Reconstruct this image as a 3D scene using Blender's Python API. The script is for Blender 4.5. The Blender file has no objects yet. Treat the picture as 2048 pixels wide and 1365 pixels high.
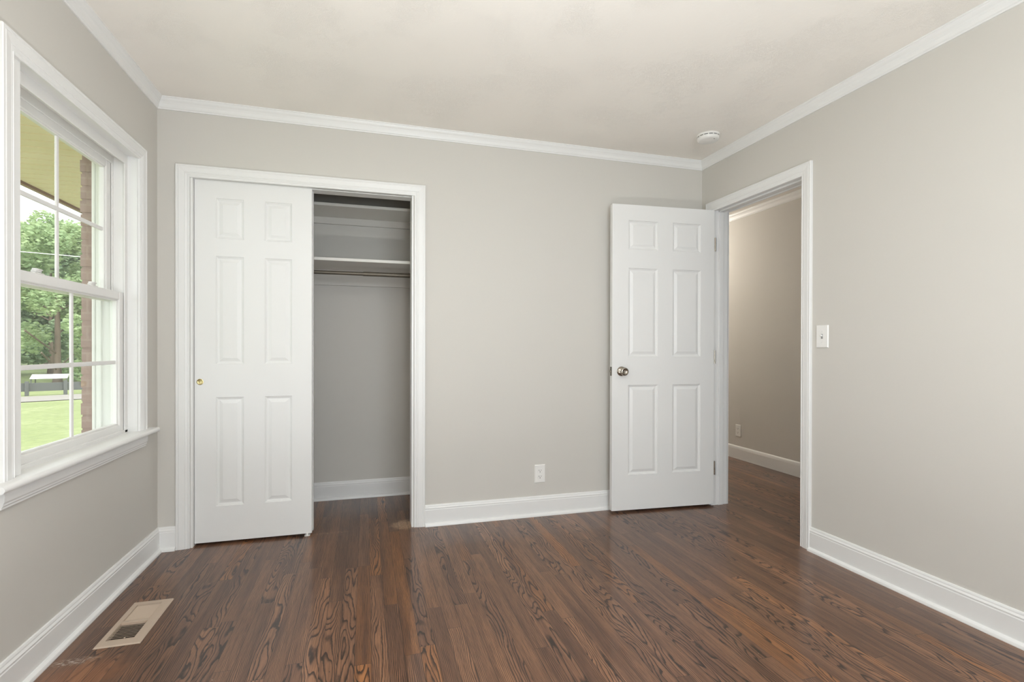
import bpy, math, random
from mathutils import Vector, Matrix
random.seed(7)
S = bpy.context.scene
# ------------------------------------------------------------------ camera
IMG_W, IMG_H = 2048, 1365
F_PX, CX, CY = 1016.4, 1024.0, 699.6
YAW, PITCH, ROLL = math.radians(16.034), math.radians(-0.241), math.radians(0.110)
cam_d = bpy.data.cameras.new('camera'); cam = bpy.data.objects.new('camera', cam_d)
S.collection.objects.link(cam); S.camera = cam
cam_d.sensor_fit = 'HORIZONTAL'; cam_d.sensor_width = 36.0
cam_d.lens = 36.0 * F_PX / IMG_W
cam_d.shift_x = 0.0
cam_d.shift_y = (CY - IMG_H / 2) / IMG_W
cam_d.clip_start = 0.02; cam_d.clip_end = 300
fw = Vector((math.sin(YAW) * math.cos(PITCH), math.cos(YAW) * math.cos(PITCH), math.sin(PITCH)))
rt = Vector((math.cos(YAW), -math.sin(YAW), 0)); up = rt.cross(fw)
rt2 = rt * math.cos(ROLL) + up * math.sin(ROLL); up2 = up * math.cos(ROLL) - rt * math.sin(ROLL)
m = Matrix((rt2, up2, -fw)).transposed().to_4x4(); m.translation = Vector((1.0778, -3.1516, 1.1007))
cam.matrix_world = m
# ------------------------------------------------------------------ light and exposure
S.view_settings.view_transform = 'Standard'; S.view_settings.look = 'None'
S.view_settings.exposure = 0.0; S.view_settings.gamma = 1.0
try: S.view_settings.use_curve_mapping = False
except Exception: pass
S.cycles.max_bounces = 12; S.cycles.diffuse_bounces = 8; S.cycles.glossy_bounces = 4
S.cycles.transparent_max_bounces = 12; S.cycles.sample_clamp_indirect = 6
world = bpy.data.worlds.new('sky'); S.world = world; world.use_nodes = True
wn = world.node_tree.nodes; wl = world.node_tree.links
bg = wn['Background']; bg.inputs['Color'].default_value = (0.90, 0.95, 1.0, 1); bg.inputs['Strength'].default_value = 2.8
sun_d = bpy.data.lights.new('sun', 'SUN'); sun_d.energy = 3.6; sun_d.angle = math.radians(3); sun_d.color = (1, .96, .88)
sun = bpy.data.objects.new('sun', sun_d); S.collection.objects.link(sun)
sun.rotation_euler = Vector((-0.45, 0.55, -1.0)).to_track_quat('-Z', 'Y').to_euler()
def area_light(name, loc, aim, sx, sy, power, col=(1, 1, 1)):
    d = bpy.data.lights.new(name, 'AREA'); d.shape = 'RECTANGLE'; d.size = sx; d.size_y = sy; d.energy = power; d.color = col
    o = bpy.data.objects.new(name, d); S.collection.objects.link(o); o.location = loc
    o.rotation_euler = Vector(aim).to_track_quat('-Z', 'Y').to_euler(); return o
# added fill light at the unseen window behind the camera, aimed upward
area_light('fill_front_window', (1.80, -4.40, 1.38), (0, 1, .42), 1.5, 1.25, 51, (.79, .905, 1))
# ------------------------------------------------------------------ dimensions
W, H, D = 3.408, 2.44, 4.25
WT = 0.118
HX = 4.628
# ------------------------------------------------------------------ helpers
def link(o): S.collection.objects.link(o); return o
def put(name, me, mat=None, parent=None):
    me.name = name
    o = bpy.data.objects.new(name, me); link(o)
    if mat: me.materials.append(mat)
    if parent: o.parent = parent
    return o
def tag(o, label=None, cat=None, group=None, kind=None):
    if label: o['label'] = label
    if cat: o['category'] = cat
    if group: o['group'] = group
    if kind: o['kind'] = kind
    return o
def empty(name, loc=(0, 0, 0), rz=0.0, **k):
    o = link(bpy.data.objects.new(name, None)); o.location = loc; o.rotation_euler = (0, 0, rz); o.empty_display_size = .05
    return tag(o, **k)
class MB:
    def __init__(s): s.v = []; s.f = []; s.sm = []
    def add(s, vs, fs, smooth=False):
        n = len(s.v); s.v += [tuple(v) for v in vs]; s.f += [tuple(i + n for i in f) for f in fs]; s.sm += [smooth] * len(fs); return s
    def box(s, a, b, M=None):
        x0, y0, z0 = [min(a[i], b[i]) for i in range(3)]; x1, y1, z1 = [max(a[i], b[i]) for i in range(3)]
        vs = [(x0,y0,z0),(x1,y0,z0),(x1,y1,z0),(x0,y1,z0),(x0,y0,z1),(x1,y0,z1),(x1,y1,z1),(x0,y1,z1)]
        if M is not None: vs = [M @ Vector(v) for v in vs]
        return s.add(vs, [(0,3,2,1),(4,5,6,7),(0,1,5,4),(1,2,6,5),(2,3,7,6),(3,0,4,7)])
    def bbox(s, a, b, r=.002, M=None):
        """box with chamfered edges"""
        lo = [min(a[i], b[i]) for i in range(3)]; hi = [max(a[i], b[i]) for i in range(3)]
        r = min(r, min(hi[i] - lo[i] for i in range(3)) * .49)
        vs = []; idx = {}
        for cx in (0, 1):
            for cy in (0, 1):
                for cz in (0, 1):
                    c = (cx, cy, cz)
                    for ax in range(3):
                        p = []
                        for k in range(3):
                            e = hi[k] if c[k] else lo[k]
                            p.append(e if k == ax else (e - r if c[k] else e + r))
                        idx[(c, ax)] = len(vs); vs.append(p)
        fs = []
        for ax in range(3):
            o1, o2 = [k for k in range(3) if k != ax]
            for sd in (0, 1):
                q = []
                for (i, j) in ((0,0),(1,0),(1,1),(0,1)):
                    c = [0,0,0]; c[ax] = sd; c[o1] = i; c[o2] = j; q.append(idx[(tuple(c), ax)])
                fs.append(q)
        for ax in range(3):           # edges along ax
            o1, o2 = [k for k in range(3) if k != ax]
            for i in (0, 1):
                for j in (0, 1):
                    c0 = [0,0,0]; c0[o1] = i; c0[o2] = j; c1 = list(c0); c1[ax] = 1
                    c0, c1 = tuple(c0), tuple(c1)
                    fs.append([idx[(c0, o1)], idx[(c1, o1)], idx[(c1, o2)], idx[(c0, o2)]])
        for cx in (0, 1):
            for cy in (0, 1):
                for cz in (0, 1): fs.append([idx[((cx,cy,cz), k)] for k in range(3)])
        ctr = Vector([(lo[k] + hi[k]) / 2 for k in range(3)])
        out = []
        for f in fs:
            p = [Vector(vs[i]) for i in f]; n = (p[1] - p[0]).cross(p[2] - p[0]); mid = sum(p, Vector()) / len(p)
            out.append(f if n.dot(mid - ctr) > 0 else f[::-1])
        if M is not None: vs = [M @ Vector(v) for v in vs]
        return s.add(vs, out)
    def lathe(s, prof, M=None, n=32, smooth=True):
        """prof: (radius, height) about local z"""
        vs = []; fs = []
        for r, z in prof:
            for k in range(n):
                t = 2 * math.pi * k / n; vs.append(Vector((r * math.cos(t), r * math.sin(t), z)))
        for i in range(len(prof) - 1):
            for k in range(n):
                a = i * n + k; b = i * n + (k + 1) % n; fs.append((a, b, b + n, a + n))
        if M is not None: vs = [M @ v for v in vs]
        return s.add(vs, fs, smooth)
    def sweep(s, path, sides, depth, prof, closed_prof=True):
        """path: corner points; sides[i]: unit dir 'a' for segment i; depth: unit dir 'b'; prof: (a, b)"""
        path = [Vector(p) for p in path]; sides = [Vector(x) for x in sides]; depth = Vector(depth)
        rings = []
        for i, p in enumerate(path):
            if i == 0: mv = sides[0]
            elif i == len(path) - 1: mv = sides[-1]
            else:
                mv = sides[i - 1] + sides[i] if abs(sides[i-1].dot(sides[i])) < .5 else sides[i]
            rings.append([p + mv * a + depth * b for a, b in prof])
        n = len(prof); vs = [v for r in rings for v in r]; fs = []
        for i in range(len(path) - 1):
            for k in range(n if closed_prof else n - 1):
                a = i * n + k; b = i * n + (k + 1) % n; fs.append((a, b, b + n, a + n))
        if closed_prof: fs += [tuple(range(n))[::-1], tuple(range((len(path)-1)*n, len(path)*n))]
        return s.add(vs, fs)
    def tube(s, p0, p1, r, n=16, smooth=True):
        p0, p1 = Vector(p0), Vector(p1); d = (p1 - p0); L = d.length
        M = Matrix.Translation(p0) @ d.to_track_quat('Z', 'Y').to_matrix().to_4x4()
        return s.lathe([(0, 0), (r, 0), (r, L), (0, L)], M, n, smooth)
    def build(s, name, mat=None, parent=None, fix=True):
        me = bpy.data.meshes.new(name); me.from_pydata(s.v, [], s.f); me.update()
        me.polygons.foreach_set('use_smooth', s.sm)
        o = put(name, me, mat, parent)
        if fix:
            import bmesh
            bm = bmesh.new(); bm.from_mesh(me); bmesh.ops.recalc_face_normals(bm, faces=bm.faces); bm.to_mesh(me); bm.free()
        if any(s.sm):
            try: me.set_sharp_from_angle(angle=math.radians(40))
            except Exception: pass
        return o
def lin(r, g, b):
    f = lambda c: (c / 255 / 12.92) if c / 255 <= .04045 else ((c / 255 + .055) / 1.055) ** 2.4
    return (f(r), f(g), f(b), 1)
class NT:
    def __init__(s, name):
        s.m = bpy.data.materials.new(name); s.m.use_nodes = True; s.t = s.m.node_tree; s.n = s.t.nodes; s.l = s.t.links
        s.b = s.n['Principled BSDF']
    def new(s, ty, **k):
        nd = s.n.new(ty)
        for a, v in k.items(): setattr(nd, a, v)
        return nd
    def con(s, a, b):
        if hasattr(a, 'is_output') or isinstance(a, bpy.types.NodeSocket): s.l.new(a, b)
        else: b.default_value = a
    def math(s, op, a, b=0.0, c=0.0):
        nd = s.new('ShaderNodeMath', operation=op); s.con(a, nd.inputs[0]); s.con(b, nd.inputs[1])
        if op in ('MULTIPLY_ADD', 'COMPARE', 'SMOOTH_MIN'): s.con(c, nd.inputs[2])
        return nd.outputs[0]
    def step(s, v, lo, hi, a=0.0, b=1.0):
        nd = s.new('ShaderNodeMapRange', interpolation_type='SMOOTHSTEP'); s.con(v, nd.inputs['Value'])
        s.con(lo, nd.inputs['From Min']); s.con(hi, nd.inputs['From Max']); s.con(a, nd.inputs['To Min']); s.con(b, nd.inputs['To Max'])
        return nd.outputs['Result']
    def xyz(s, x, y, z):
        nd = s.new('ShaderNodeCombineXYZ'); s.con(x, nd.inputs[0]); s.con(y, nd.inputs[1]); s.con(z, nd.inputs[2]); return nd.outputs[0]
    def noise(s, vec, scale, detail=2.0, rough=.5, dim='3D', w=None, dist=0.0):
        nd = s.new('ShaderNodeTexNoise', noise_dimensions=dim); s.l.new(vec, nd.inputs['Vector'])
        nd.inputs['Scale'].default_value = scale; nd.inputs['Detail'].default_value = detail; nd.inputs['Roughness'].default_value = rough
        nd.inputs['Distortion'].default_value = dist
        if w is not None: s.con(w, nd.inputs['W'])
        return nd.outputs['Fac']
    def mix(s, f, a, b, mode='MIX'):
        nd = s.new('ShaderNodeMix', data_type='RGBA', blend_type=mode); s.con(f, nd.inputs['Factor'])
        s.con(a, nd.inputs[6]); s.con(b, nd.inputs[7]); return nd.outputs[2]
    def obj(s): return s.new('ShaderNodeTexCoord').outputs['Object']
    def scaled(s, vec, sc):
        nd = s.new('ShaderNodeMapping'); s.l.new(vec, nd.inputs['Vector']); nd.inputs['Scale'].default_value = sc; return nd.outputs[0]
    def bump(s, h, strength=.2, dist=.002):
        nd = s.new('ShaderNodeBump'); nd.inputs['Strength'].default_value = strength; nd.inputs['Distance'].default_value = dist
        s.l.new(h, nd.inputs['Height']); s.l.new(nd.outputs[0], s.b.inputs['Normal']); return nd
    def set(s, **k):
        for a, v in k.items(): s.con(v, s.b.inputs[a.replace('_', ' ')])
        return s
def paint(name, col, rough=.5, bs=.08, scale=220, metal=0.0, grain=None):
    t = NT(name); t.set(Base_Color=col, Roughness=rough, Metallic=metal)
    v = t.obj()
    if grain: v = t.scaled(v, grain)
    t.bump(t.noise(v, scale, 2), bs, .001); return t.m
# ------------------------------------------------------------------ materials
M = {}
M['wall'] = paint('wall_paint', lin(206, 203, 197), .75, .10, 160)
M['trim'] = paint('trim_paint', lin(232, 232, 231), .35, .03, 60)
M['door'] = paint('door_paint', lin(230, 230, 229), .42, .16, 60, grain=(9, 9, .5))
M['vinyl'] = paint('window_vinyl', lin(231, 230, 228), .35, .02, 60)
M['plastic'] = paint('white_plastic', lin(236, 235, 232), .3, .01, 80)
M['slot'] = paint('socket_dark', (.02, .018, .016, 1), .5, 0, 10)
M['nickel'] = paint('satin_nickel', (.42, .38, .33, 1), .22, .02, 90, metal=1.0)
M['brass'] = paint('brass', (.62, .52, .27, 1), .3, .02, 90, metal=1.0)
M['rod'] = paint('dark_rod', (.16, .14, .11, 1), .45, .3, 120, metal=.6)
M['register'] = paint('register_enamel', lin(186, 168, 150), .45, .05, 200)
M['duct'] = paint('duct_metal', (.05, .035, .03, 1), .7, .1, 60)
M['shelf'] = paint('shelf_paint', lin(226, 224, 218), .5, .05, 60)
# ceiling: hand-trowelled texture in patches
t = NT('ceiling_texture'); o = t.obj(); t.set(Base_Color=lin(244, 240, 234), Roughness=.9)
warp = t.noise(o, 2.2, 3); patch = t.step(t.noise(o, 3.6, 3, .6), .46, .62)
nd = t.new('ShaderNodeVectorMath', operation='SCALE'); nv = t.new('ShaderNodeTexNoise'); t.l.new(o, nv.inputs['Vector']); nv.inputs['Scale'].default_value = 9
t.l.new(nv.outputs['Color'], nd.inputs[0]); nd.inputs['Scale'].default_value = .35
ad = t.new('ShaderNodeVectorMath', operation='ADD'); t.l.new(o, ad.inputs[0]); t.l.new(nd.outputs[0], ad.inputs[1])
rg = t.noise(t.scaled(ad.outputs[0], (1, .45, 1)), 95, 3, .6)
ridge = t.step(t.math('ABSOLUTE', t.math('SUBTRACT', rg, .5)), .0, .09, 1, 0)
t.bump(t.math('ADD', t.math('MULTIPLY', ridge, patch), t.math('MULTIPLY', t.noise(o, 60, 3), .35)), .4, .0022)
M['ceiling'] = t.m
# floor: dark-stained red oak strips running away from the front wall behind the camera
def oak():
    t = NT('stained_oak'); o = t.obj(); sp = t.new('ShaderNodeSeparateXYZ'); t.l.new(o, sp.inputs[0]); x, y = sp.outputs[0], sp.outputs[1]
    bw = .0572
    bx = t.math('DIVIDE', t.math('ADD', x, 10.0), bw); row = t.math('FLOOR', bx); fx = t.math('SUBTRACT', bx, row)
    wh = t.new('ShaderNodeTexWhiteNoise', noise_dimensions='1D'); t.l.new(row, wh.inputs['W'])
    ln = t.math('MULTIPLY_ADD', wh.outputs['Value'], .55, .75)
    by = t.math('ADD', t.math('DIVIDE', t.math('ADD', y, 20.0), ln), t.math('MULTIPLY', wh.outputs['Value'], 17.31)); col = t.math('FLOOR', by); fy = t.math('SUBTRACT', by, col)
    w2 = t.new('ShaderNodeTexWhiteNoise', noise_dimensions='2D'); t.l.new(t.xyz(row, col, 0.0), w2.inputs['Vector'])
    rs = t.new('ShaderNodeSeparateColor'); t.l.new(w2.outputs['Color'], rs.inputs[0]); r1, r2, r3 = rs.outputs
    bid = t.math('MULTIPLY', w2.outputs['Value'], 91.7)
    v = t.xyz(t.math('MULTIPLY', x, 8.0), t.math('MULTIPLY', y, 1.35), 0.0)
    n = t.noise(v, 1.6, 1.5, .45, '4D', bid)
    straight = t.step(r1, .30, .55)
    grad = t.math('MULTIPLY', x, t.math('MULTIPLY_ADD', straight, 175.0, 30.0))
    wob = t.noise(t.xyz(t.math('MULTIPLY', x, 60.0), t.math('MULTIPLY', y, 14.0), bid), 1.0, 3, .55)
    ph = t.math('ADD', t.math('ADD', grad, t.math('MULTIPLY', n, t.math('MULTIPLY_ADD', straight, -9.0, 17.0))), t.math('MULTIPLY', wob, .8))
    fr = t.math('FRACT', ph)
    ring = t.math('MULTIPLY', t.step(fr, .42, .85), t.step(fr, .90, 1.0, 1, 0))
    pores = t.step(t.noise(t.xyz(t.math('MULTIPLY', x, 900.0), t.math('MULTIPLY', y, 22.0), bid), 1.0, 2, .6), .44, .64)
    pores2 = t.step(t.noise(t.xyz(t.math('MULTIPLY', x, 320.0), t.math('MULTIPLY', y, 7.0), bid), 1.0, 2, .6), .42, .66)
    mott = t.noise(t.xyz(t.math('MULTIPLY', x, 22.0), t.math('MULTIPLY', y, 1.3), bid), 1.0, 3, .55)
    big = t.noise(o, 1.1, 3, .5)
    ca = t.mix(r2, lin(158, 114, 84), lin(124, 88, 65))
    cb = t.mix(t.step(r3, .88, .98, 0, .8), ca, lin(172, 114, 64))
    cc = t.mix(t.step(mott, .35, .80, 0, .85), cb, lin(90, 61, 47))
    cc = t.mix(t.step(big, .35, .8, 0, .3), cc, lin(84, 60, 48))
    dk = t.math('MAXIMUM', t.math('MULTIPLY', ring, .93), t.math('MULTIPLY', pores2, .50))
    dk = t.math('MAXIMUM', dk, t.math('MULTIPLY', pores, t.math('MULTIPLY_ADD', ring, .4, .22)))
    c = t.mix(dk, cc, lin(30, 19, 15))
    # knots and dark mineral streaks
    kn = t.step(t.noise(t.xyz(t.math('MULTIPLY', x, 20.0), t.math('MULTIPLY', y, 5.0), bid), 1.0, 2), .74, .84, 0, .7)
    c = t.mix(kn, c, lin(34, 24, 20))
    # worn, sanded arcs by the closet opening and dusty scuffs by the floor register
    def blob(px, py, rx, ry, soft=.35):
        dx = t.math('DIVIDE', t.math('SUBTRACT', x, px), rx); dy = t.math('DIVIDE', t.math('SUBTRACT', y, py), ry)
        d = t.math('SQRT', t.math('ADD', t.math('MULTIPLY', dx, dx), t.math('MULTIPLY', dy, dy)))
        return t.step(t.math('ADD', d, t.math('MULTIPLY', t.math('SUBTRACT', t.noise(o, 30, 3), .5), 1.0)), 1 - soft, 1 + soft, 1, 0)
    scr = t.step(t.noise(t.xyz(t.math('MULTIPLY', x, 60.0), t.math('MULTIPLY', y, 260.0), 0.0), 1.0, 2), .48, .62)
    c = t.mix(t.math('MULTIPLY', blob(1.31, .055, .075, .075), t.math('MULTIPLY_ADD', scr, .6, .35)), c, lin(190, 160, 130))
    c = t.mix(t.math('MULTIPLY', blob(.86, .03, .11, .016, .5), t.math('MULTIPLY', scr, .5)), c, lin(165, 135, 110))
    c = t.mix(t.math('MULTIPLY', blob(.10, -1.03, .06, .02, .5), t.math('MULTIPLY', scr, .9)), c, lin(190, 180, 168))
    c = t.mix(t.math('MULTIPLY', blob(.16, -1.14, .12, .10, .6), .38), c, lin(156, 98, 56))
    speck = t.step(t.new('ShaderNodeTexVoronoi').outputs['Distance'], 0.0, 1.0)
    vo = t.new('ShaderNodeTexVoronoi'); t.l.new(o, vo.inputs['Vector']); vo.inputs['Scale'].default_value = 13
    rr = t.new('ShaderNodeSeparateColor'); t.l.new(vo.outputs['Color'], rr.inputs[0])
    sp_ = t.math('MULTIPLY', t.step(vo.outputs['Distance'], .012, .022, 1, 0), t.step(rr.outputs[0], .55, .6))
    c = t.mix(t.math('MULTIPLY', sp_, .75), c, lin(225, 215, 200))
    ex = t.math('MINIMUM', fx, t.math('SUBTRACT', 1.0, fx)); seam = t.step(ex, .006, .022, 1, 0)
    ey = t.math('MULTIPLY', t.math('MINIMUM', fy, t.math('SUBTRACT', 1.0, fy)), ln); seam2 = t.step(ey, .0004, .0014, 1, 0)
    sm = t.math('MAXIMUM', seam, seam2)
    c = t.mix(t.math('MULTIPLY', sm, .8), c, (.010, .006, .004, 1))
    t.set(Base_Color=c)
    t.set(Roughness=t.math('MULTIPLY_ADD', t.noise(o, 3, 2), .08, .32), Specular_IOR_Level=.3)
    t.b.inputs['Coat Weight'].default_value = .42; t.b.inputs['Coat Roughness'].default_value = .09
    hgt = t.math('SUBTRACT', t.math('MULTIPLY', dk, -.5), t.math('MULTIPLY', sm, 1.2))
    hgt = t.math('ADD', hgt, t.math('MULTIPLY', t.noise(t.xyz(t.math('MULTIPLY', x, 14.0), t.math('MULTIPLY', y, 2.0), 0.0), 1.0, 1), .8))
    bp = t.bump(hgt, .22, .0012); return t.m
M['floor'] = oak()
# brick, soffit, lawn, ...
t = NT('brick_veneer'); o = t.obj(); bk = t.new('ShaderNodeTexBrick')
sp = t.new('ShaderNodeSeparateXYZ'); t.l.new(o, sp.inputs[0])
t.l.new(t.xyz(t.math('ADD', sp.outputs[0], sp.outputs[1]), sp.outputs[2], 0.0), bk.inputs['Vector'])
bk.inputs['Color1'].default_value = lin(170, 145, 137); bk.inputs['Color2'].default_value = lin(160, 136, 129); bk.inputs['Mortar'].default_value = lin(172, 150, 142)
bk.inputs['Scale'].default_value = 1; bk.inputs['Brick Width'].default_value = .2; bk.inputs['Row Height'].default_value = .0667; bk.inputs['Mortar Size'].default_value = .005
t.set(Base_Color=bk.outputs['Color'], Roughness=.9); t.bump(t.noise(o, 90, 3), .4, .003); M['brick'] = t.m
M['soffit'] = paint('soffit_vinyl', lin(252, 238, 216), .5, .05, 80)
M['fascia'] = paint('fascia_brown', lin(150, 120, 96), .5, .05, 80)
t = NT('lawn_grass'); o = t.obj(); n1 = t.noise(o, .5, 4, .6); n2 = t.noise(o, 7, 4, .7)
t.set(Base_Color=t.mix(t.step(n2, .35, .7), t.mix(t.step(n1, .35, .65), lin(128, 138, 86), lin(146, 152, 106)), lin(116, 126, 80)), Roughness=.9); t.bump(n2, .5, .05); M['lawn'] = t.m
M['road'] = paint('road_asphalt', lin(140, 134, 128), .9, .3, 8)
M['bark'] = paint('tree_bark', lin(112, 98, 86), .9, .5, 12)
def leafm(name, a, b):
    t = NT(name); o = t.obj(); t.set(Base_Color=t.mix(t.step(t.noise(o, 1.1, 3), .38, .62), a, b), Roughness=.8)
    t.b.inputs['Subsurface Weight'].default_value = 0
    tr = t.new('ShaderNodeBsdfTranslucent'); tr.inputs['Color'].default_value = a; ms = t.new('ShaderNodeMixShader'); ms.inputs[0].default_value = .35
    out = t.n['Material Output']; t.l.new(t.b.outputs[0], ms.inputs[1]); t.l.new(tr.outputs[0], ms.inputs[2]); t.l.new(ms.outputs[0], out.inputs['Surface']); return t.m
M['leaf_a'] = leafm('maple_leaves', lin(176, 192, 146), lin(146, 168, 124))
M['leaf_b'] = leafm('oak_leaves', lin(152, 170, 136), lin(122, 144, 114))
M['metal_roof'] = paint('pale_metal_roof', lin(235, 235, 235), .5, .05, 30)
M['fence'] = paint('weathered_fence', lin(92, 94, 92), .9, .3, 20)
t = NT('window_glass')
g = t.new('ShaderNodeBsdfGlossy'); g.inputs['Roughness'].default_value = .02; tr = t.new('ShaderNodeBsdfTransparent'); tr.inputs['Color'].default_value = (.97, .985, .965, 1)
lw = t.new('ShaderNodeLayerWeight'); lw.inputs['Blend'].default_value = .5; fr = t.math('MULTIPLY_ADD', t.math('POWER', lw.outputs['Facing'], 5.0), .5, .03); ms = t.new('ShaderNodeMixShader'); t.l.new(fr, ms.inputs[0]); t.l.new(tr.outputs[0], ms.inputs[1]); t.l.new(g.outputs[0], ms.inputs[2])
t.l.new(ms.outputs[0], t.n['Material Output'].inputs['Surface']); M['glass'] = t.m
def glow(name, col, strength):
    t = NT(name); t.set(Base_Color=(.9, .9, .9, 1)); t.b.inputs['Emission Color'].default_value = col; t.b.inputs['Emission Strength'].default_value = strength; return t.m
M['bulb'] = glow('lamp_glass_lit', (1, .95, .88, 1), 25)
M['bulb_hall'] = glow('hall_lamp_glass_lit', (1, .95, .87, 1), 92)
# ------------------------------------------------------------------ room shell
def struct(o, label=None): return tag(o, label=label, kind='structure')
VX0, VX1, VY0, VY1, VDEP = .146, .240, -.925, -.645, .16   # floor register hole
fl = MB()
fx0, fx1, fy0, fy1 = -.15, HX + .1, -D - .1, 3.1
for (a, b, c, d) in ((fx0, VX0, fy0, fy1), (VX1, fx1, fy0, fy1), (VX0, VX1, fy0, VY0), (VX0, VX1, VY1, fy1)):
    fl.box((a, c, -.05), (b, d, 0))
struct(fl.build('floor', M['floor']))
struct(MB().box((-.17, -D - .1, H), (HX + .1, 3.1, H + .12)).build('ceiling', M['ceiling']))
# left wall with the window opening
WY0, WY1, WZ0, WZ1 = -1.183, -.236, .655, 2.046
mb = MB(); y0, y1 = -D, 3.0
mb.box((-.17, y0, 0), (0, WY0, H)); mb.box((-.17, WY1, 0), (0, .84, H)); mb.box((-.17, WY0, 0), (0, WY1, WZ0)); mb.box((-.17, WY0, WZ1), (0, WY1, H))
struct(mb.build('wall_left', M['wall']))
mb = MB(); BY0, BY1, BZ0, BZ1 = -1.23, -.150, .63, 2.07
mb.box((-.27, -5, -.6), (-.172, BY0, 2.28)); mb.box((-.27, BY1, -.6), (-.172, 4.5, 2.28)); mb.box((-.27, BY0, -.6), (-.172, BY1, BZ0)); mb.box((-.27, BY0, BZ1), (-.172, BY1, 2.28))
# courses standing proud at the outer corner of the opening
for k in range(44):
    z = -.57 + k * .0667
    if BZ0 < z < BZ1 - .06:
        dd = random.uniform(.002, .006)
        mb.box((-.27 - dd, BY1 - dd, z), (-.20, BY1 + .1, z + .056))
struct(mb.build('wall_exterior', M['brick']))
# back wall with closet opening
CX0, CX1, CZ = .158, 1.356, 2.035
mb = MB(); mb.box((0, 0, 0), (CX0, .11, H)); mb.box((CX1, 0, 0), (W, .11, H)); mb.box((CX0, 0, CZ), (CX1, .11, H)); struct(mb.build('wall_back', M['wall']))
# right wall with door opening
DY0, DY1, DZ = -.905, -.115, 2.072
mb = MB(); mb.box((W, -D, 0), (W + WT, DY0, H)); mb.box((W, DY1, 0), (W + WT, 3.0, H)); mb.box((W, DY0, DZ), (W + WT, DY1, H)); struct(mb.build('wall_right', M['wall']))
# front wall (behind the camera) with an added window opening for the fill light
FX0, FX1, FZ0, FZ1 = 1.05, 2.55, .75, 2.0
mb = MB(); mb.box((0, -D - .1, 0), (FX0, -D, H)); mb.box((FX1, -D - .1, 0), (W + WT, -D, H)); mb.box((FX0, -D - .1, 0), (FX1, -D, FZ0)); mb.box((FX0, -D - .1, FZ1), (FX1, -D, H))
struct(mb.build('wall_front', M['wall']))
struct(MB().box((0, .732, 0), (2.0, .84, H)).build('wall_closet_back', M['wall']))
struct(MB().box((2.0, .11, 0), (2.1, .84, H)).build('wall_closet_side', M['wall']))
struct(MB().box((HX, -D, 0), (HX + .1, 3.0, H)).build('wall_hall', M['wall']))
mb = MB(); mb.box((W + WT, 3.0, 0), (HX + .1, 3.1, H)); struct(mb.build('wall_hall_far', M['wall']))
struct(MB().box((W + WT, -D - .1, 0), (HX + .1, -D, H)).build('wall_hall_near', M['wall']))
# ------------------------------------------------------------------ baseboards
BH = .128
bprof = [(0, 0), (.030, 0), (.030, .004), (.0275, .012), (.021, .018), (.014, .0195), (.014, .098), (.0125, .101), (.0125, .105), (.0135, .108), (.0115, .112), (.009, .116), (.0085, .121), (.006, .127), (.003, BH), (0, BH)]
CASL, CASR = .089, 1.427          # closet casing outer edges
DCN, DCF = -.948, -.064           # door casing outer edges along the right wall
def base(name, path, sides, prof=bprof):
    return struct(MB().sweep(path, sides, (0, 0, 1), prof).build(name, M['trim']))
base('baseboard_left', [(0, -D, 0), (0, 0, 0), (CASL, 0, 0)], [(1, 0, 0), (0, -1, 0)])
base('baseboard_back', [(CASR, 0, 0), (W, 0, 0), (W, DCF, 0)], [(0, -1, 0), (-1, 0, 0)])
base('baseboard_right', [(W, DCN, 0), (W, -D, 0)], [(-1, 0, 0)])
base('baseboard_front', [(0.03, -D, 0), (W - .03, -D, 0)], [(0, 1, 0)])
base('baseboard_closet', [(0, .11, 0), (0, .732, 0), (2.0, .732, 0), (2.0, .11, 0)], [(1, 0, 0), (0, -1, 0), (-1, 0, 0)])
hp = [(0, 0), (.014, 0), (.014, .098), (.0115, .112), (.0085, .121), (.003, BH), (0, BH)]
base('baseboard_hall', [(HX, -D, 0), (HX, 3.0, 0)], [(-1, 0, 0)], hp)
# ------------------------------------------------------------------ crown
crp = [(0, 0), (.0, -.062), (.006, -.062), (.007, -.056), (.011, -.052), (.013, -.046), (.015, -.036), (.020, -.026), (.026, -.019), (.029, -.014), (.031, -.008), (.034, -.006), (.034, 0)]
def crown(name, path, sides): return struct(MB().sweep(path, sides, (0, 0, 1), crp).build(name, M['trim']))
crown('trim_1', [(0, -D, H), (0, 0, H), (W, 0, H), (W, -D, H)], [(1, 0, 0), (0, -1, 0), (-1, 0, 0)])
crown('trim_2', [(HX, -D, H), (HX, 3.0, H)], [(-1, 0, 0)])
# ------------------------------------------------------------------ casings   profile: (distance outward from inner edge, protrusion)
cw = .066
cprof = [(0, 0), (0, .009), (.002, .011), (.006, .0115), (.008, .0095), (.011, .0095), (.014, .012), (.020, .0145), (.024, .0135), (.026, .015), (.050, .0175), (.053, .016), (.056, .016), (.058, .018), (.064, .018), (cw, .015), (cw, 0)]
def casing(name, path, sides, depth, parent=None):
    o = MB().sweep(path, sides, depth, cprof).build(name, M['trim'], parent)
    return o if parent else struct(o)
ci0, ci1, ciz = CASL + cw, CASR - cw, 2.024
casing('trim_3', [(ci0, 0, 0), (ci0, 0, ciz), (ci1, 0, ciz), (ci1, 0, 0)], [(-1, 0, 0), (0, 0, 1), (1, 0, 0)], (0, -1, 0))
# closet jamb liner with a small reveal behind the casing
mb = MB(); mb.box((CX0, -.003, 0), (CX0 + .010, .113, CZ - .010)); mb.box((CX1 - .010, -.003, 0), (CX1, .113, CZ - .010)); mb.box((CX0, -.003, CZ - .011), (CX1, .113, CZ))
struct(mb.build('trim_4', M['trim']))
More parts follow.
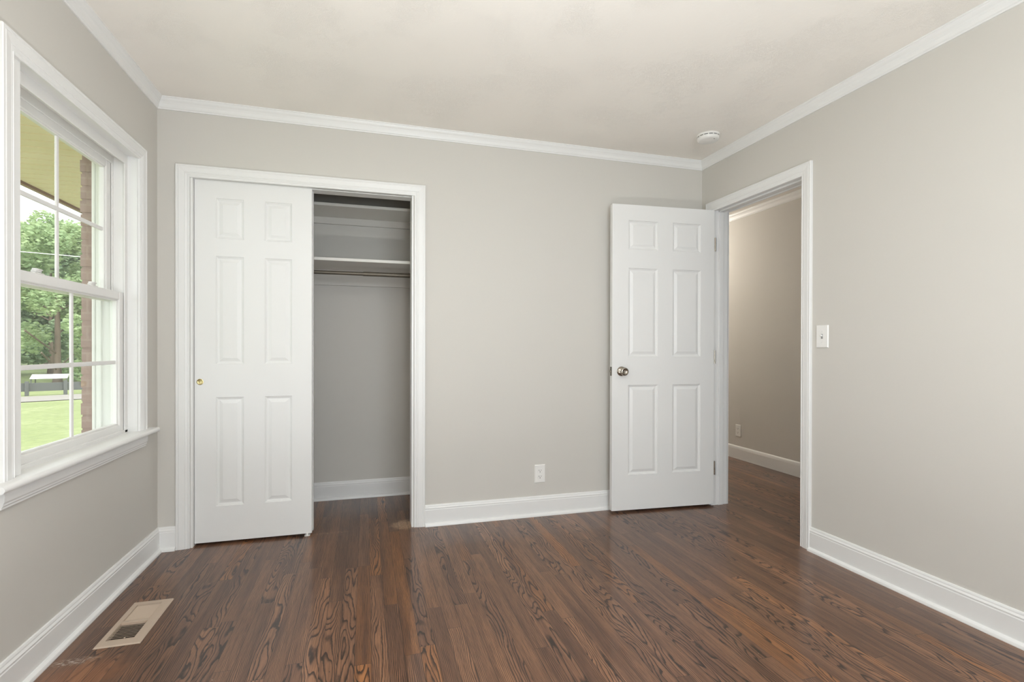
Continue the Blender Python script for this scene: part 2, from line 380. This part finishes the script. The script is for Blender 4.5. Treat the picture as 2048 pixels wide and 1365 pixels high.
# bedroom door casing, jamb and stop
di0, di1, diz = DCN + cw, DCF - cw, 2.053
casing('trim_5', [(W, di0, 0), (W, di0, diz), (W, di1, diz), (W, di1, 0)], [(0, -1, 0), (0, 0, 1), (0, 1, 0)], (-1, 0, 0))
mb = MB(); J0, J1, JZ = -.890, -.130, 2.060
mb.box((W - .002, J1, 0), (W + WT + .002, DY1, JZ)); mb.box((W - .002, DY0, 0), (W + WT + .002, J0, JZ)); mb.box((W - .002, DY0, JZ), (W + WT + .002, DY1, DZ))
mb.bbox((W + .040, J1 - .011, 0), (W + .076, J1, JZ)); mb.bbox((W + .040, J0, 0), (W + .076, J0 + .011, JZ)); mb.bbox((W + .040, J0, JZ - .011), (W + .076, J1, JZ))
struct(mb.build('trim_6', M['trim']))
casing('trim_7', [(W + WT, di0, 0), (W + WT, di0, diz), (W + WT, di1, diz), (W + WT, di1, 0)], [(0, -1, 0), (0, 0, 1), (0, 1, 0)], (1, 0, 0))
# ------------------------------------------------------------------ six-panel leaf (local: x across, front at y=0 facing -y, z up)
def leaf(w, h, th, cols, rows, both=True, x_off=0.0):
    mb = MB()
    xs = sorted({0.0, w, *[c for p in cols for c in p]}); zs = sorted({0.0, h, *[c for p in rows for c in p]})
    def face(y, s):
        for i in range(len(xs) - 1):
            for j in range(len(zs) - 1):
                if (xs[i], xs[i + 1]) in cols and (zs[j], zs[j + 1]) in rows: continue
                mb.add([(xs[i], y, zs[j]), (xs[i+1], y, zs[j]), (xs[i+1], y, zs[j+1]), (xs[i], y, zs[j+1])], [(0, 1, 2, 3) if s > 0 else (3, 2, 1, 0)])
        steps = [(0, 0), (.003, .0045), (.006, .0050), (.010, .0085), (.013, .0095), (.016, .0095), (.033, .0035), (.0345, .0030)]
        for (a, b) in cols:
            for (c, d) in rows:
                rg = [[(a + i, y + s * k, c + i), (b - i, y + s * k, c + i), (b - i, y + s * k, d - i), (a + i, y + s * k, d - i)] for i, k in steps]
                vs = [v for r in rg for v in r]; fs = []
                for n in range(len(rg) - 1):
                    for k in range(4):
                        q = (n*4 + k, n*4 + (k+1) % 4, n*4 + 4 + (k+1) % 4, n*4 + 4 + k); fs.append(q if s > 0 else q[::-1])
                l = (len(rg) - 1) * 4; fs.append((l, l+1, l+2, l+3) if s > 0 else (l+3, l+2, l+1, l)); mb.add(vs, fs)
    face(0, 1)
    if both: face(th, -1)
    else: mb.add([(0, th, 0), (w, th, 0), (w, th, h), (0, th, h)], [(3, 2, 1, 0)])
    mb.add([(0,0,0),(0,th,0),(0,th,h),(0,0,h)], [(0,3,2,1)]) ; mb.add([(w,0,0),(w,th,0),(w,th,h),(w,0,h)], [(0,1,2,3)])
    mb.add([(0,0,0),(w,0,0),(w,th,0),(0,th,0)], [(0,3,2,1)]); mb.add([(0,0,h),(w,0,h),(w,th,h),(0,th,h)], [(0,1,2,3)])
    return mb
# sliding closet doors
SW = .604; cols = [(.105, .246), (.354, .497)]; rows = [(.198, .805), (.990, 1.592), (1.690, 1.914)]
d1 = empty('door_1', (.1705, .020, .014)); struct(d1, 'white six-panel sliding closet door covering the closet opening')
leaf(SW, 2.018, .034, cols, rows, False).build('panel', M['door'], d1, fix=False)
mb = MB(); Mx = Matrix.Translation((.027, 0, .893)) @ Matrix.Rotation(math.radians(90), 4, 'X')
mb.lathe([(0, .0007), (.0115, .0007), (.0125, .0012), (.0145, .0030), (.0165, .0022), (.0170, 0.0)], Mx, 32); mb.build('finger_pull', M['brass'], d1)
d2 = empty('door_2', (.1705, .062, .014)); struct(d2, 'second white sliding closet door parked behind the first')
leaf(SW + .004, 2.018, .034, cols, rows, False).build('panel', M['door'], d2, fix=False)
g = MB(); g.bbox((.735, .012, 0), (.765, .060, .004), .001); g.bbox((.744, .014, .003), (.756, .0185, .020), .001); g.bbox((.744, .0555, .003), (.756, .0605, .020), .001)
tag(g.build('door_guide', M['plastic']), 'small white plastic floor guide under the sliding closet door', 'door guide')
tr = MB(); tr.box((CX0 + .012, .018, CZ - .016), (CX1 - .012, .098, CZ - .0125)); struct(tr.build('trim_8', M['trim']))
# hinged bedroom door
ang = math.radians(-3.63)
HW, HH, HT = .757, 2.040, .035
d3 = empty('door_3', (2.645, -.100, .015), ang); struct(d3, 'white six-panel bedroom door standing open against the back wall')
cols = [(.115, .330), (.440, .652)]; rows = [(.235, .835), (1.025, 1.618), (1.742, 1.936)]
leaf(HW, HH, HT, cols, rows).build('panel', M['door'], d3, fix=False)
kz = .928
for sgn, yy in ((-1, 0), (1, HT)):
    Mk = Matrix.Translation((.066, yy, kz)) @ Matrix.Rotation(math.radians(90 if sgn < 0 else -90), 4, 'X')
    k = MB(); k.lathe([(0, 0), (.031, 0), (.0325, .002), (.031, .005), (.026, .009), (.018, .013), (.0135, .015)], Mk, 40); kr = k.build('rosette', M['nickel'], d3)
    if sgn < 0:
        k = MB(); k.lathe([(.0125, .013), (.0125, .024), (.014, .028), (.020, .034), (.0255, .041), (.0275, .048), (.0265, .054), (.022, .058), (.019, .0585), (.016, .056), (.012, .053), (.006, .052), (0, .052)], Mk, 40); k.build('door_knob', M['nickel'], d3)
k = MB(); k.bbox((-.0012, .006, kz - .030), (.0004, .029, kz + .030), .0004); lp = k.build('latch_plate', M['rod'], d3)
k = MB(); k.bbox((-.009, .011, kz - .008), (-.001, .024, kz + .008), .002); k.build('latch_bolt', M['nickel'], lp)
for hz in (.25, 1.02, 1.80):
    k = MB(); k.tube((HW + .004, -.0035, hz - .045), (HW + .004, -.0035, hz + .045), .0055, 14)
    k.tube((HW + .004, -.0035, hz + .045), (HW + .004, -.0035, hz + .050), .004, 12)
    k.build('hinge', M['nickel'], d3)
# ------------------------------------------------------------------ window
w1 = struct(empty('window_1'), 'white double-hung window with grids over a deep sill')
wz0, wz1 = .685, 2.030; wy0, wy1 = -1.124, -.250
ZS = .685
# jamb liner
mb = MB()
mb.box((-.17, wy1, ZS - .02), (.0, WY1 - .001, wz1)); mb.box((-.17, WY0 + .001, ZS - .02), (.0, wy0, wz1)); mb.box((-.17, WY0 + .001, wz1), (.0, WY1 - .001, WZ1 - .001))
mb.build('jamb', M['trim'], w1)
# casing around three sides
ic0, ic1, icz = -1.236 + cw, -.176 - cw, 2.024
casing('casing', [(0, ic0, ZS), (0, ic0, icz), (0, ic1, icz), (0, ic1, ZS)], [(0, -1, 0), (0, 0, 1), (0, 1, 0)], (1, 0, 0), w1)
# stool with rounded nose and horns
n = 10; prof = [(-.045, -.024), (.040, -.024)] + [(.040 + .012 * math.sin(math.pi * k / n), -.012 - .012 * math.cos(math.pi * k / n)) for k in range(1, n)] + [(.040, 0), (-.045, 0)]
mb = MB(); mb.sweep([(0, -1.296, ZS), (0, -.118, ZS)], [(1, 0, 0)], (0, 0, 1), [(max(a, .0005) if False else a, b) for a, b in prof])
# cut the horns back to the wall face: the part inside the wall only spans the opening
mb = MB(); pin = [(.0, -.024), (.040, -.024)] + prof[2:-2] + [(.040, 0), (.0, 0)]
mb.sweep([(0.0005, -1.296, ZS), (.0005, -.118, ZS)], [(1, 0, 0)], (0, 0, 1), pin)
mb.box((-.060, wy0, ZS - .024), (.0005, wy1, ZS)); st = mb.build('window_sill', M['trim'], w1)
ap = [(0, 0), (.010, 0), (.0105, .006), (.014, .011), (.014, .016), (.017, .022), (.0185, .040), (.0175, .052), (.012, .056), (.012, .060), (0, .060)]
ap = [(a, b) for a, b in ap]
mb = MB(); mb.sweep([(0.0005, -1.236, ZS - .084), (.0005, -.176, ZS - .084)], [(1, 0, 0)], (0, 0, 1), ap); mb.build('apron', M['trim'], w1)
# vinyl frame: stepped tracks
mb = MB()
def fr_side(ya, sgn):
    mb.bbox((-.165, ya + sgn * .004, ZS), (-.0425, ya - sgn * .014, wz1 + .004), .002)
    for xa in (-.040, -.0915, -.138): mb.bbox((xa - .006, ya + sgn * .004, ZS), (xa, ya - sgn * .028, wz1 + .004), .0015)
fr_side(wy1, 1); fr_side(wy0, -1)
mb.bbox((-.165, wy0, wz1 - .016), (-.0425, wy1, wz1 + .005), .002)
for xa, hh in ((-.040, .045), (-.0915, .050), (-.138, .055)): mb.bbox((xa - .0065, wy0, wz1 - hh), (xa + .0006, wy1, wz1 + .003), .0015)
mb.bbox((-.17, wy0, ZS - .012), (-.040, wy1, ZS + .014), .002)
mb.build('window_frame', M['vinyl'], w1)
# exterior brickmould
mb = MB()
for (a, b) in (((-.184, wy1 - .010, .66), (-.169, -.152, 2.06)), ((-.184, -1.228, .66), (-.169, wy0 + .010, 2.06)), ((-.184, -1.228, 2.035), (-.169, -.152, 2.068)), ((-.215, -1.228, .632), (-.169, -.152, .672))):
    mb.bbox(a, b, .004)
mb.build('brickmould', M['vinyl'], w1)
def sash(name, x0, x1, z0, z1, ya, yb, rb, rtp, st, lab=None):
    """x0 outer, x1 inner"""
    s = MB(); r = .003
    s.bbox((x0, ya, z0), (x1, ya + st, z1), r); s.bbox((x0, yb - st, z0), (x1, yb, z1), r)
    s.bbox((x0, ya + st, z0), (x1, yb - st, z0 + rb), r); s.bbox((x0, ya + st, z1 - rtp), (x1, yb - st, z1), r)
    # glazing bead
    xm = (x0 + x1) / 2
    for (a, b) in (((xm - .010, ya + st - .002, z0 + rb - .002), (xm + .010, ya + st + .007, z1 - rtp + .002)), ((xm - .010, yb - st - .007, z0 + rb - .002), (xm + .010, yb - st + .002, z1 - rtp + .002)),
                   ((xm - .010, ya + st, z0 + rb - .002), (xm + .010, yb - st, z0 + rb + .007)), ((xm - .010, ya + st, z1 - rtp - .007), (xm + .010, yb - st, z1 - rtp + .002))): s.bbox(a, b, .002)
    so = s.build(name, M['vinyl'], w1)
    g = MB(); g.box((xm - .009, ya + st, z0 + rb), (xm - .006, yb - st, z1 - rtp)); g.build('glass', M['glass'], so)
    mg = MB(); ym = (ya + yb) / 2; zm = (z0 + rb + z1 - rtp) / 2
    mg.bbox((xm - .004, ym - .009, z0 + rb), (xm + .004, ym + .009, z1 - rtp), .002); mg.bbox((xm - .0045, ya + st, zm - .009), (xm + .0045, yb - st, zm + .009), .002); mg.build('muntin', M['vinyl'], so)
    return so
sash('upper_sash', -.130, -.098, 1.318, wz1 - .040, wy0 + .026, wy1 - .026, .040, .040, .044)
ls = sash('lower_sash', -.085, -.047, ZS + .004, 1.362, wy0 + .026, wy1 - .026, .040, .038, .040)
for yy in (-.907, -.520):
    k = MB(); k.bbox((-.084, yy - .030, 1.362), (-.058, yy + .030, 1.368), .002); k.bbox((-.078, yy - .020, 1.367), (-.062, yy + .022, 1.378), .004)
    Mk = Matrix.Translation((-.070, yy - .006, 1.378)); k.lathe([(.009, 0), (.008, .005), (0, .006)], Mk, 16); k.bbox((-.074, yy - .010, 1.376), (-.060, yy + .026, 1.383), .003)
    k.build('sash_lock', M['vinyl'], ls)
# ------------------------------------------------------------------ closet shelves and rod
def shelf(z, yf, label, rest):
    e = empty('closet_shelf', (0, .731, z), label=label, cat='shelf', group=None)
    MB().bbox((.002, yf - .731, 0), (1.998, 0, .019), .001).build('board', M['shelf'], e)
    MB().bbox((.002, -.019, -rest), (1.998, 0, -.0005), .001).build('cleat', M['wall'], e)
    return e
shelf(2.033, .400, 'white closet shelf, the higher one, near the closet ceiling', .048)
shelf(1.655, .295, 'white closet shelf just above the dark hanging rod', .110)
mb = MB(); mb.tube((.002, .400, 1.592), (1.1, .400, 1.592), .0125, 18); mb.tube((1.06, .400, 1.592), (1.998, .400, 1.592), .0150, 18)
rd = mb.build('closet_rod', M['rod']); tag(rd, 'dark telescoping metal clothes rod under the lower closet shelf', 'clothes rod')
k = MB(); k.lathe([(0,0),(.028,0),(.028,.004),(.019,.006),(.019,.02),(.017,.02)], Matrix.Translation((1.999,.4,1.592)) @ Matrix.Rotation(math.radians(-90),4,'Y'), 24); k.build('rod_socket', M['rod'], rd)
k = MB(); k.lathe([(0,0),(.028,0),(.028,.004),(.019,.006),(.019,.02),(.017,.02)], Matrix.Translation((.001,.4,1.592)) @ Matrix.Rotation(math.radians(90),4,'Y'), 24); k.build('rod_socket', M['rod'], rd)
# ------------------------------------------------------------------ outlets, switch
def plate(mb, w, h, t):
    vs = []; ins = [(0, 0), (0, t * .35), (.0035, t)]
    for i, d in ins: vs += [(-w/2 + i, -d, -h/2 + i), (w/2 - i, -d, -h/2 + i), (w/2 - i, -d, h/2 - i), (-w/2 + i, -d, h/2 - i)]
    fs = [(3, 2, 1, 0)]
    for n in range(2):
        for k in range(4): fs.append((n*4 + k, n*4 + (k+1) % 4, n*4 + 4 + (k+1) % 4, n*4 + 4 + k))
    fs.append((8, 9, 10, 11)); mb.add(vs, fs)
def outlet(loc, rz, label):
    e = empty('wall_outlet', loc, rz, label=label, cat='outlet')
    mb = MB(); plate(mb, .073, .118, .006); mb.build('cover_plate', M['plastic'], e)
    for dz in (.0195, -.0195):
        mb = MB(); R_ = .0172; pts = []
        for k in range(32):
            a = 2 * math.pi * k / 32; pts.append((R_ * math.cos(a), max(-.0125, min(.0125, R_ * math.sin(a)))))
        vs = [(x, -.0055, z + dz) for x, z in pts] + [(x * .97, -.0078, z * .97 + dz) for x, z in pts]
        fs = [(k, (k+1) % 32, 32 + (k+1) % 32, 32 + k) for k in range(32)] + [tuple(range(32, 64))]; mb.add(vs, fs); rc = mb.build('receptacle', M['plastic'], e)
        mb = MB(); mb.box((-.0080, -.0082, dz - .001), (-.0058, -.0070, dz + .0085)); mb.box((.0058, -.0082, dz), (.0080, -.0070, dz + .0078))
        mb.lathe([(0, .0082), (.0028, .0082), (.0028, .007)], Matrix.Translation((0, 0, dz - .0068)) @ Matrix.Rotation(math.radians(90), 4, 'X'), 14, False); mb.build('slots', M['slot'], rc)
    mb = MB(); mb.lathe([(0, .0076), (.0030, .0070), (.0034, .0055)], Matrix.Rotation(math.radians(90), 4, 'X'), 14); mb.build('screw', M['plastic'], e)
    return e
outlet((2.174, -.0005, .273), 0, 'white duplex wall outlet low on the beige wall beside the open door')
outlet((HX - .0005, 1.067, .280), math.radians(-90), 'white duplex wall outlet above the hallway baseboard, seen through the doorway')
e = empty('light_switch', (W - .0005, -1.015, 1.162), math.radians(-90), label='white toggle light switch plate beside the bedroom door casing', cat='light switch')
mb = MB(); plate(mb, .073, .120, .006); mb.build('cover_plate', M['plastic'], e)
mb = MB(); mb.box((-.0055, -.0066, -.0125), (.0055, -.0055, .0125)); mb.build('toggle_slot', paint('switch_shadow_gap', lin(150, 150, 148), .5, 0, 10), e)
mb = MB(); mb.bbox((-.0042, -.0165, -.004), (.0042, -.006, .0045), .0015, Matrix.Rotation(math.radians(-22), 4, 'X')); mb.build('toggle', M['plastic'], e)
for dz in (.030, -.030):
    mb = MB(); mb.lathe([(0, .0076), (.0028, .0070), (.0033, .0055)], Matrix.Translation((0, 0, dz)) @ Matrix.Rotation(math.radians(90), 4, 'X'), 14); mb.build('screw', M['plastic'], e)
# ------------------------------------------------------------------ smoke detector
e = empty('smoke_detector', (3.147, -.412, H - .0005), label='round white smoke detector on the ceiling near the corner', cat='smoke detector')
mb = MB(); mb.lathe([(0, 0), (.068, 0), (.068, -.010), (.066, -.012)], None, 56); mb.build('base', M['plastic'], e)
vent_o = MB(); vent_o.lathe([(.0640, -.0115), (.0640, -.0165)], None, 56); vo_ = vent_o.build('vent_ring', M['slot'], e)
for k in range(14):
    a = 2 * math.pi * (k + .15) / 14; MB().bbox((.0630, -.0030, -.0172), (.0668, .0030, -.0108), .0005, Matrix.Rotation(a, 4, 'Z')).build('vent_rib', M['plastic'], e)
mb = MB(); mb.lathe([(.066, -.016), (.067, -.018), (.066, -.028), (.060, -.034), (.050, -.037), (0, -.038)], None, 56); cv = mb.build('cover', M['plastic'], e)
mb = MB(); mb.lathe([(0, -.0390), (.0025, -.0388), (.003, -.037)], Matrix.Translation((.010, -.045, 0)), 12); mb.build('indicator', M['slot'], cv)
# ------------------------------------------------------------------ floor register
e = empty('floor_register', (0, 0, 0), label='beige metal floor register set in the dark wood floor below the window', cat='floor vent')
mb = MB(); ox0, ox1, oy0, oy1 = .124, .274, -.965, -.618; zt = .005; rims = [(ox0, ox1, oy0, oy1)]
def rim(a, b, c, d, hole):
    # frame with a chamfered outer edge around an inner opening
    ha, hb, hc, hd = hole
    o_ = [(a, c), (b, c), (b, d), (a, d)]; i_ = [(ha, hc), (hb, hc), (hb, hd), (ha, hd)]
    cx_, cy_ = (a + b) / 2, (c + d) / 2
    oi = [(x + (.004 if x < cx_ else -.004), y + (.004 if y < cy_ else -.004)) for x, y in o_]
    vs = [(x, y, .0003) for x, y in o_] + [(x, y, zt) for x, y in oi] + [(x, y, zt) for x, y in i_] + [(x, y, -.012) for x, y in i_]
    fs = []
    for n in range(3):
        for k in range(4): fs.append((n*4 + k, n*4 + (k+1) % 4, n*4 + 4 + (k+1) % 4, n*4 + 4 + k))
    mb.add(vs, fs)
rim(ox0, ox1, oy0, oy1, (VX0 + .001, VX1 - .001, VY0 + .001, VY1 - .001))
mb.bbox((VX0 + .001, -.795, -.010), (VX1 - .001, -.779, zt), .001)
mb.build('frame', M['register'], e)
for y0_, y1_, tilt in ((VY0 + .002, -.796, 60), (-.778, VY1 - .002, -48)):
    ns = 11; st_ = (y1_ - y0_) / ns
    hl = .0052 if tilt > 0 else .0042
    for k in range(ns):
        yc = y0_ + (k + .5) * st_
        Mk = Matrix.Translation(((VX0 + VX1) / 2, yc, -.0030)) @ Matrix.Rotation(math.radians(tilt), 4, 'X')
        MB().box((-.046, -.0006, -hl), (.046, .0006, hl), Mk).build('louver', M['register'], e)
k = MB(); k.bbox((.205, VY0 - .002, .004), (.209, VY0 + .010, .008), .001); k.build('damper_lever', M['register'], e)
k = MB(); a, b, c, d = VX0 + .0008, VX1 - .0008, VY0 + .0008, VY1 - .0008
k.box((a, c, -VDEP), (a + .001, d, -.012)); k.box((b - .001, c, -VDEP), (b, d, -.012)); k.box((a, c, -VDEP), (b, c + .001, -.012)); k.box((a, d - .001, -VDEP), (b, d, -.012)); k.box((a, c, -VDEP), (b, d, -VDEP + .001)); k.build('duct', M['duct'], e)
# ------------------------------------------------------------------ lamps out of frame: the hall's, and added fill uplights in the bedroom
def ceiling_lamp(x, y, mat, label, drop=.20, r=.10):
    e = empty('ceiling_lamp', (x, y, H - .0005), label=label, cat='ceiling lamp')
    mb = MB(); mb.lathe([(0, 0), (.065, 0), (.065, -.012), (.05, -.020), (.012, -.026), (.012, -drop + r - .002), (.03, -drop + r - .004), (.03, -drop + r - .02)], None, 32); mb.build('canopy', M['nickel'], e)
    mb = MB(); mb.lathe([(r * math.sin(math.pi * k / 16), -drop + r * math.cos(math.pi * k / 16)) for k in range(17)], None, 32); mb.build('lamp_globe', mat, e)
def fill_torchiere(x, y, power):  # added unseen fill lamp, bounces light off the ceiling
    e = empty('fill_floor_lamp', (x, y, 0), label='tall white-bowled uplighter, added out of view to fill the bedroom with light', cat='fill lamp')
    mb = MB(); mb.lathe([(0, .001), (.13, .001), (.13, .012), (.11, .02), (.02, .03)], None, 32); mb.build('base', M['nickel'], e)
    mb = MB(); mb.lathe([(.012, .02), (.012, 1.52), (.03, 1.53), (.03, 1.55)], None, 20); mb.build('pole', M['nickel'], e)
    mb = MB(); mb.lathe([(.03, 1.545), (.08, 1.56), (.13, 1.60), (.155, 1.65), (.150, 1.652), (.125, 1.605), (.08, 1.568), (0, 1.556)], None, 36); mb.build('bowl', M['plastic'], e)
    d = bpy.data.lights.new('uplight', 'AREA'); d.shape = 'DISK'; d.size = .16; d.energy = power; d.color = (.94, .97, 1)
    o = link(bpy.data.objects.new('uplight', d)); o.location = (0, 0, 1.60); o.rotation_euler = (math.pi, 0, 0); o.parent = e
fill_torchiere(1.15, -3.25, 52)
e = empty('fill_uplight_can', (1.30, -2.42, 0), label='short metal uplight can, added out of view on the wood floor as fill light', cat='fill lamp')  # added unseen fill, brightens ceiling and upper walls from below
mb = MB(); mb.lathe([(0, .001), (.09, .001), (.09, .22), (.086, .22), (.086, .17), (0, .17)], None, 32); mb.build('can', M['nickel'], e)
d = bpy.data.lights.new('uplight', 'AREA'); d.shape = 'DISK'; d.size = .15; d.energy = 27; d.color = (.98, .98, .96)
o = link(bpy.data.objects.new('uplight', d)); o.location = (0, 0, .21); o.rotation_euler = (math.pi, 0, 0); o.parent = e
ceiling_lamp(4.05, 2.1, M['bulb_hall'], 'lit frosted globe lamp hanging from the hallway ceiling')
# added unseen window behind the camera, where the fill light enters
w2 = struct(empty('fill_window'), 'added unseen white window in the wall opposite the closet')
mb = MB(); f = .045
for a, b in (((FX0, -D - .08, FZ0), (FX0 + f, -D - .02, FZ1)), ((FX1 - f, -D - .08, FZ0), (FX1, -D - .02, FZ1)), ((FX0 + f, -D - .08, FZ0), (FX1 - f, -D - .02, FZ0 + f)), ((FX0 + f, -D - .08, FZ1 - f), (FX1 - f, -D - .02, FZ1)), ((FX0 + f, -D - .07, 1.36), (FX1 - f, -D - .03, 1.40)), ((1.78, -D - .07, FZ0), (1.82, -D - .03, FZ1))): mb.bbox(a, b, .003)
mb.build('window_frame', M['vinyl'], w2)
casing('casing', [(FX0, -D, FZ0), (FX0, -D, FZ1), (FX1, -D, FZ1), (FX1, -D, FZ0)], [(-1, 0, 0), (0, 0, 1), (1, 0, 0)], (0, 1, 0), w2)
# ------------------------------------------------------------------ outside
GZ = -.60
eb = MB(); eb.box((-1.28, -5, 2.285), (-.172, 7, 2.36))
for k in range(104):
    ya = -5 + k * .115; eb.box((-1.27, ya, 2.279), (-.275, ya + .104, 2.286))
eb_o = eb.build('roof_eave', M['soffit']); struct(eb_o)
struct(MB().box((-1.31, -5, 2.262), (-1.281, 7, 2.42)).build('trim_9', M['fascia']))
gm = MB(); N = 40
random.seed(3)
gx = [-60 + 60 * i / N for i in range(N + 1)]; gy = [-12 + 90 * j / N for j in range(N + 1)]
vs = []
for j in range(N + 1):
    for i in range(N + 1):
        x_, y_ = gx[i], gy[j]; far = max(0, (y_ - 26) / 40)
        vs.append((x_, y_, GZ + (.0 if y_ < 20 else 0) + 3.0 * far * far))
gm.add(vs, [(j*(N+1)+i, j*(N+1)+i+1, (j+1)*(N+1)+i+1, (j+1)*(N+1)+i) for j in range(N) for i in range(N)])
gm.box((0.0, -12, GZ - .2), (5, -4.6, GZ))
tag(gm.build('lawn', M['lawn'], fix=False), 'bright green lawn outside the window', 'lawn', kind='structure')
rd_ = MB(); rv = []
for (ax, ay), (bx, by) in (((-40, 14.2), (-40, 16.2)), ((-9.3, 15.5), (-10.1, 17.6)), ((-7.3, 16.6), (-7.6, 19.0)), ((2, 21.0), (2, 24.2))):
    rv += [(ax, ay, GZ + .02), (bx, by, GZ + .02)]
rd_.add(rv, [(0, 2, 3, 1), (2, 4, 5, 3), (4, 6, 7, 5)])
rd_.add([(v[0], v[1], v[2] - .019) for v in rv], [(0, 1, 3, 2), (2, 3, 5, 4), (4, 5, 7, 6)])
tag(rd_.build('road', M['road']), 'pale paved road crossing the lawn outside', 'road', kind='structure')
def tree(x, y, h, r, mat, label, seed, trunk_h=1.6, n=15000, ls_=.20):
    rnd = random.Random(seed); e = empty('tree', (x, y, GZ), label=label, cat='tree', group='trees beyond the lawn')
    tk = MB(); tk.lathe([(.20, 0), (.15, .5), (.13, .9), (.08, h * .6), (.02, h * .85)], None, 12)
    for k in range(7):
        a = rnd.uniform(0, 6.28); z0 = rnd.uniform(trunk_h, h * .5); L = r * rnd.uniform(.5, .8)
        tk.tube((0, 0, z0), (math.cos(a) * L, math.sin(a) * L, z0 + L * .6), .035, 8)
    tk.build('trunk', M['bark'], e)
    clumps = []
    for k in range(46):
        u = rnd.uniform(0, 1); zz = trunk_h * .75 + (h - trunk_h * .75) * u; rr = r * math.sin(math.pi * min(1, .18 + u * .78)) ** .7 * rnd.uniform(.35, 1)
        a = rnd.uniform(0, 6.28); clumps.append((rr * math.cos(a), rr * math.sin(a), zz, rnd.uniform(.6, 1.1) * r * .33))
    fm = MB()
    for k in range(n):
        c = rnd.choice(clumps); d = Vector((rnd.gauss(0, 1), rnd.gauss(0, 1), rnd.gauss(0, .8))).normalized() * c[3] * rnd.uniform(.65, 1.05)
        p = Vector(c[:3]) + d; q = Vector((rnd.gauss(0, 1), rnd.gauss(0, 1), rnd.gauss(0, 1) + .8)).normalized().to_track_quat('Z', 'Y').to_matrix()
        s_ = ls_ * rnd.uniform(.6, 1.3); fm.add([p + q @ Vector(v) * s_ for v in ((-.5, 0, 0), (0, -.32, 0), (.55, 0, 0), (0, .32, 0))], [(0, 1, 2, 3)])
    fm.build('foliage', mat, e, fix=False)
tree(-12.9, 25.8, 7.9, 2.3, M['leaf_a'], 'pale green leafy tree, tallest of those beyond the road', 1, trunk_h=.55, n=19000, ls_=.19)
tree(-18.9, 25.2, 7.4, 2.1, M['leaf_b'], 'darker tree left of the tall pale leafy one', 2)
tree(-16.4, 32.4, 8.2, 2.7, M['leaf_b'], 'dark green tree standing behind the pale leafy one', 3, n=15000, ls_=.26)
tree(-7.0, 26.5, 7.0, 2.1, M['leaf_a'], 'pale green tree beside the brick edge of the window', 4)
tree(-23.8, 31.5, 9.0, 2.8, M['leaf_a'], 'distant pale tree behind the darker ones', 5, n=7000, ls_=.26)
tree(-20.4, 40.0, 9.5, 3.2, M['leaf_a'], 'most distant pale tree on the rise', 6, n=12000, ls_=.34)
tree(-9.6, 33.5, 8.4, 2.5, M['leaf_b'], 'dark tree standing behind the brick edge of the window', 7, n=10000, ls_=.26)
e = empty('carport', (-10.9, 21.2, GZ), math.radians(20), label='small open shelter with pale metal roof under the trees', cat='shelter')
mb = MB(); mb.add([(-1.7, -1.2, 1.25), (1.7, -1.2, 1.25), (1.7, 0, 1.6), (-1.7, 0, 1.6), (1.7, 1.2, 1.25), (-1.7, 1.2, 1.25), (-1.7, -1.2, 1.2), (1.7, -1.2, 1.2), (1.7, 0, 1.55), (-1.7, 0, 1.55), (1.7, 1.2, 1.2), (-1.7, 1.2, 1.2)],
   [(0,1,2,3), (3,2,4,5), (6,9,8,7), (9,11,10,8), (0,6,7,1), (5,4,10,11), (0,3,9,6), (3,5,11,9), (1,7,8,2), (2,8,10,4)]); mb.build('roof', M['metal_roof'], e)
for sx in (-1.6, 1.6):
    for sy in (-1.1, 1.1): MB().box((sx - .05, sy - .05, 0), (sx + .05, sy + .05, 1.22)).build('post', M['fence'], e)
e.scale = (.32, .45, .38)
e = empty('fence', (-9.2, 18.5, GZ), math.radians(20), label='dark rail fence between the road and the trees', cat='fence')
for k in range(7): MB().box((-4 + k, -.05, 0), (-3.9 + k, .05, .5)).build('post', M['fence'], e)
MB().box((-4.1, .05, .15), (2.2, .08, .44)).build('rail_panel', M['fence'], e)
def wire(p0, p1, label):
    mb = MB(); n = 14; pts = [Vector(p0).lerp(Vector(p1), i / n) - Vector((0, 0, .35 * 4 * (i / n) * (1 - i / n))) for i in range(n + 1)]
    for a, b in zip(pts, pts[1:]): mb.tube(a, b, .012, 6)
    tag(mb.build('power_line', M['metal_roof']), label, 'power line')
wire((-22, 13.5, 3.75), (2, 22, 3.5), 'thin overhead power line crossing the trees, lower of the two')
wire((-22, 13.5, 4.75), (2, 22, 4.5), 'thin overhead power line near the treetops, upper of the two')
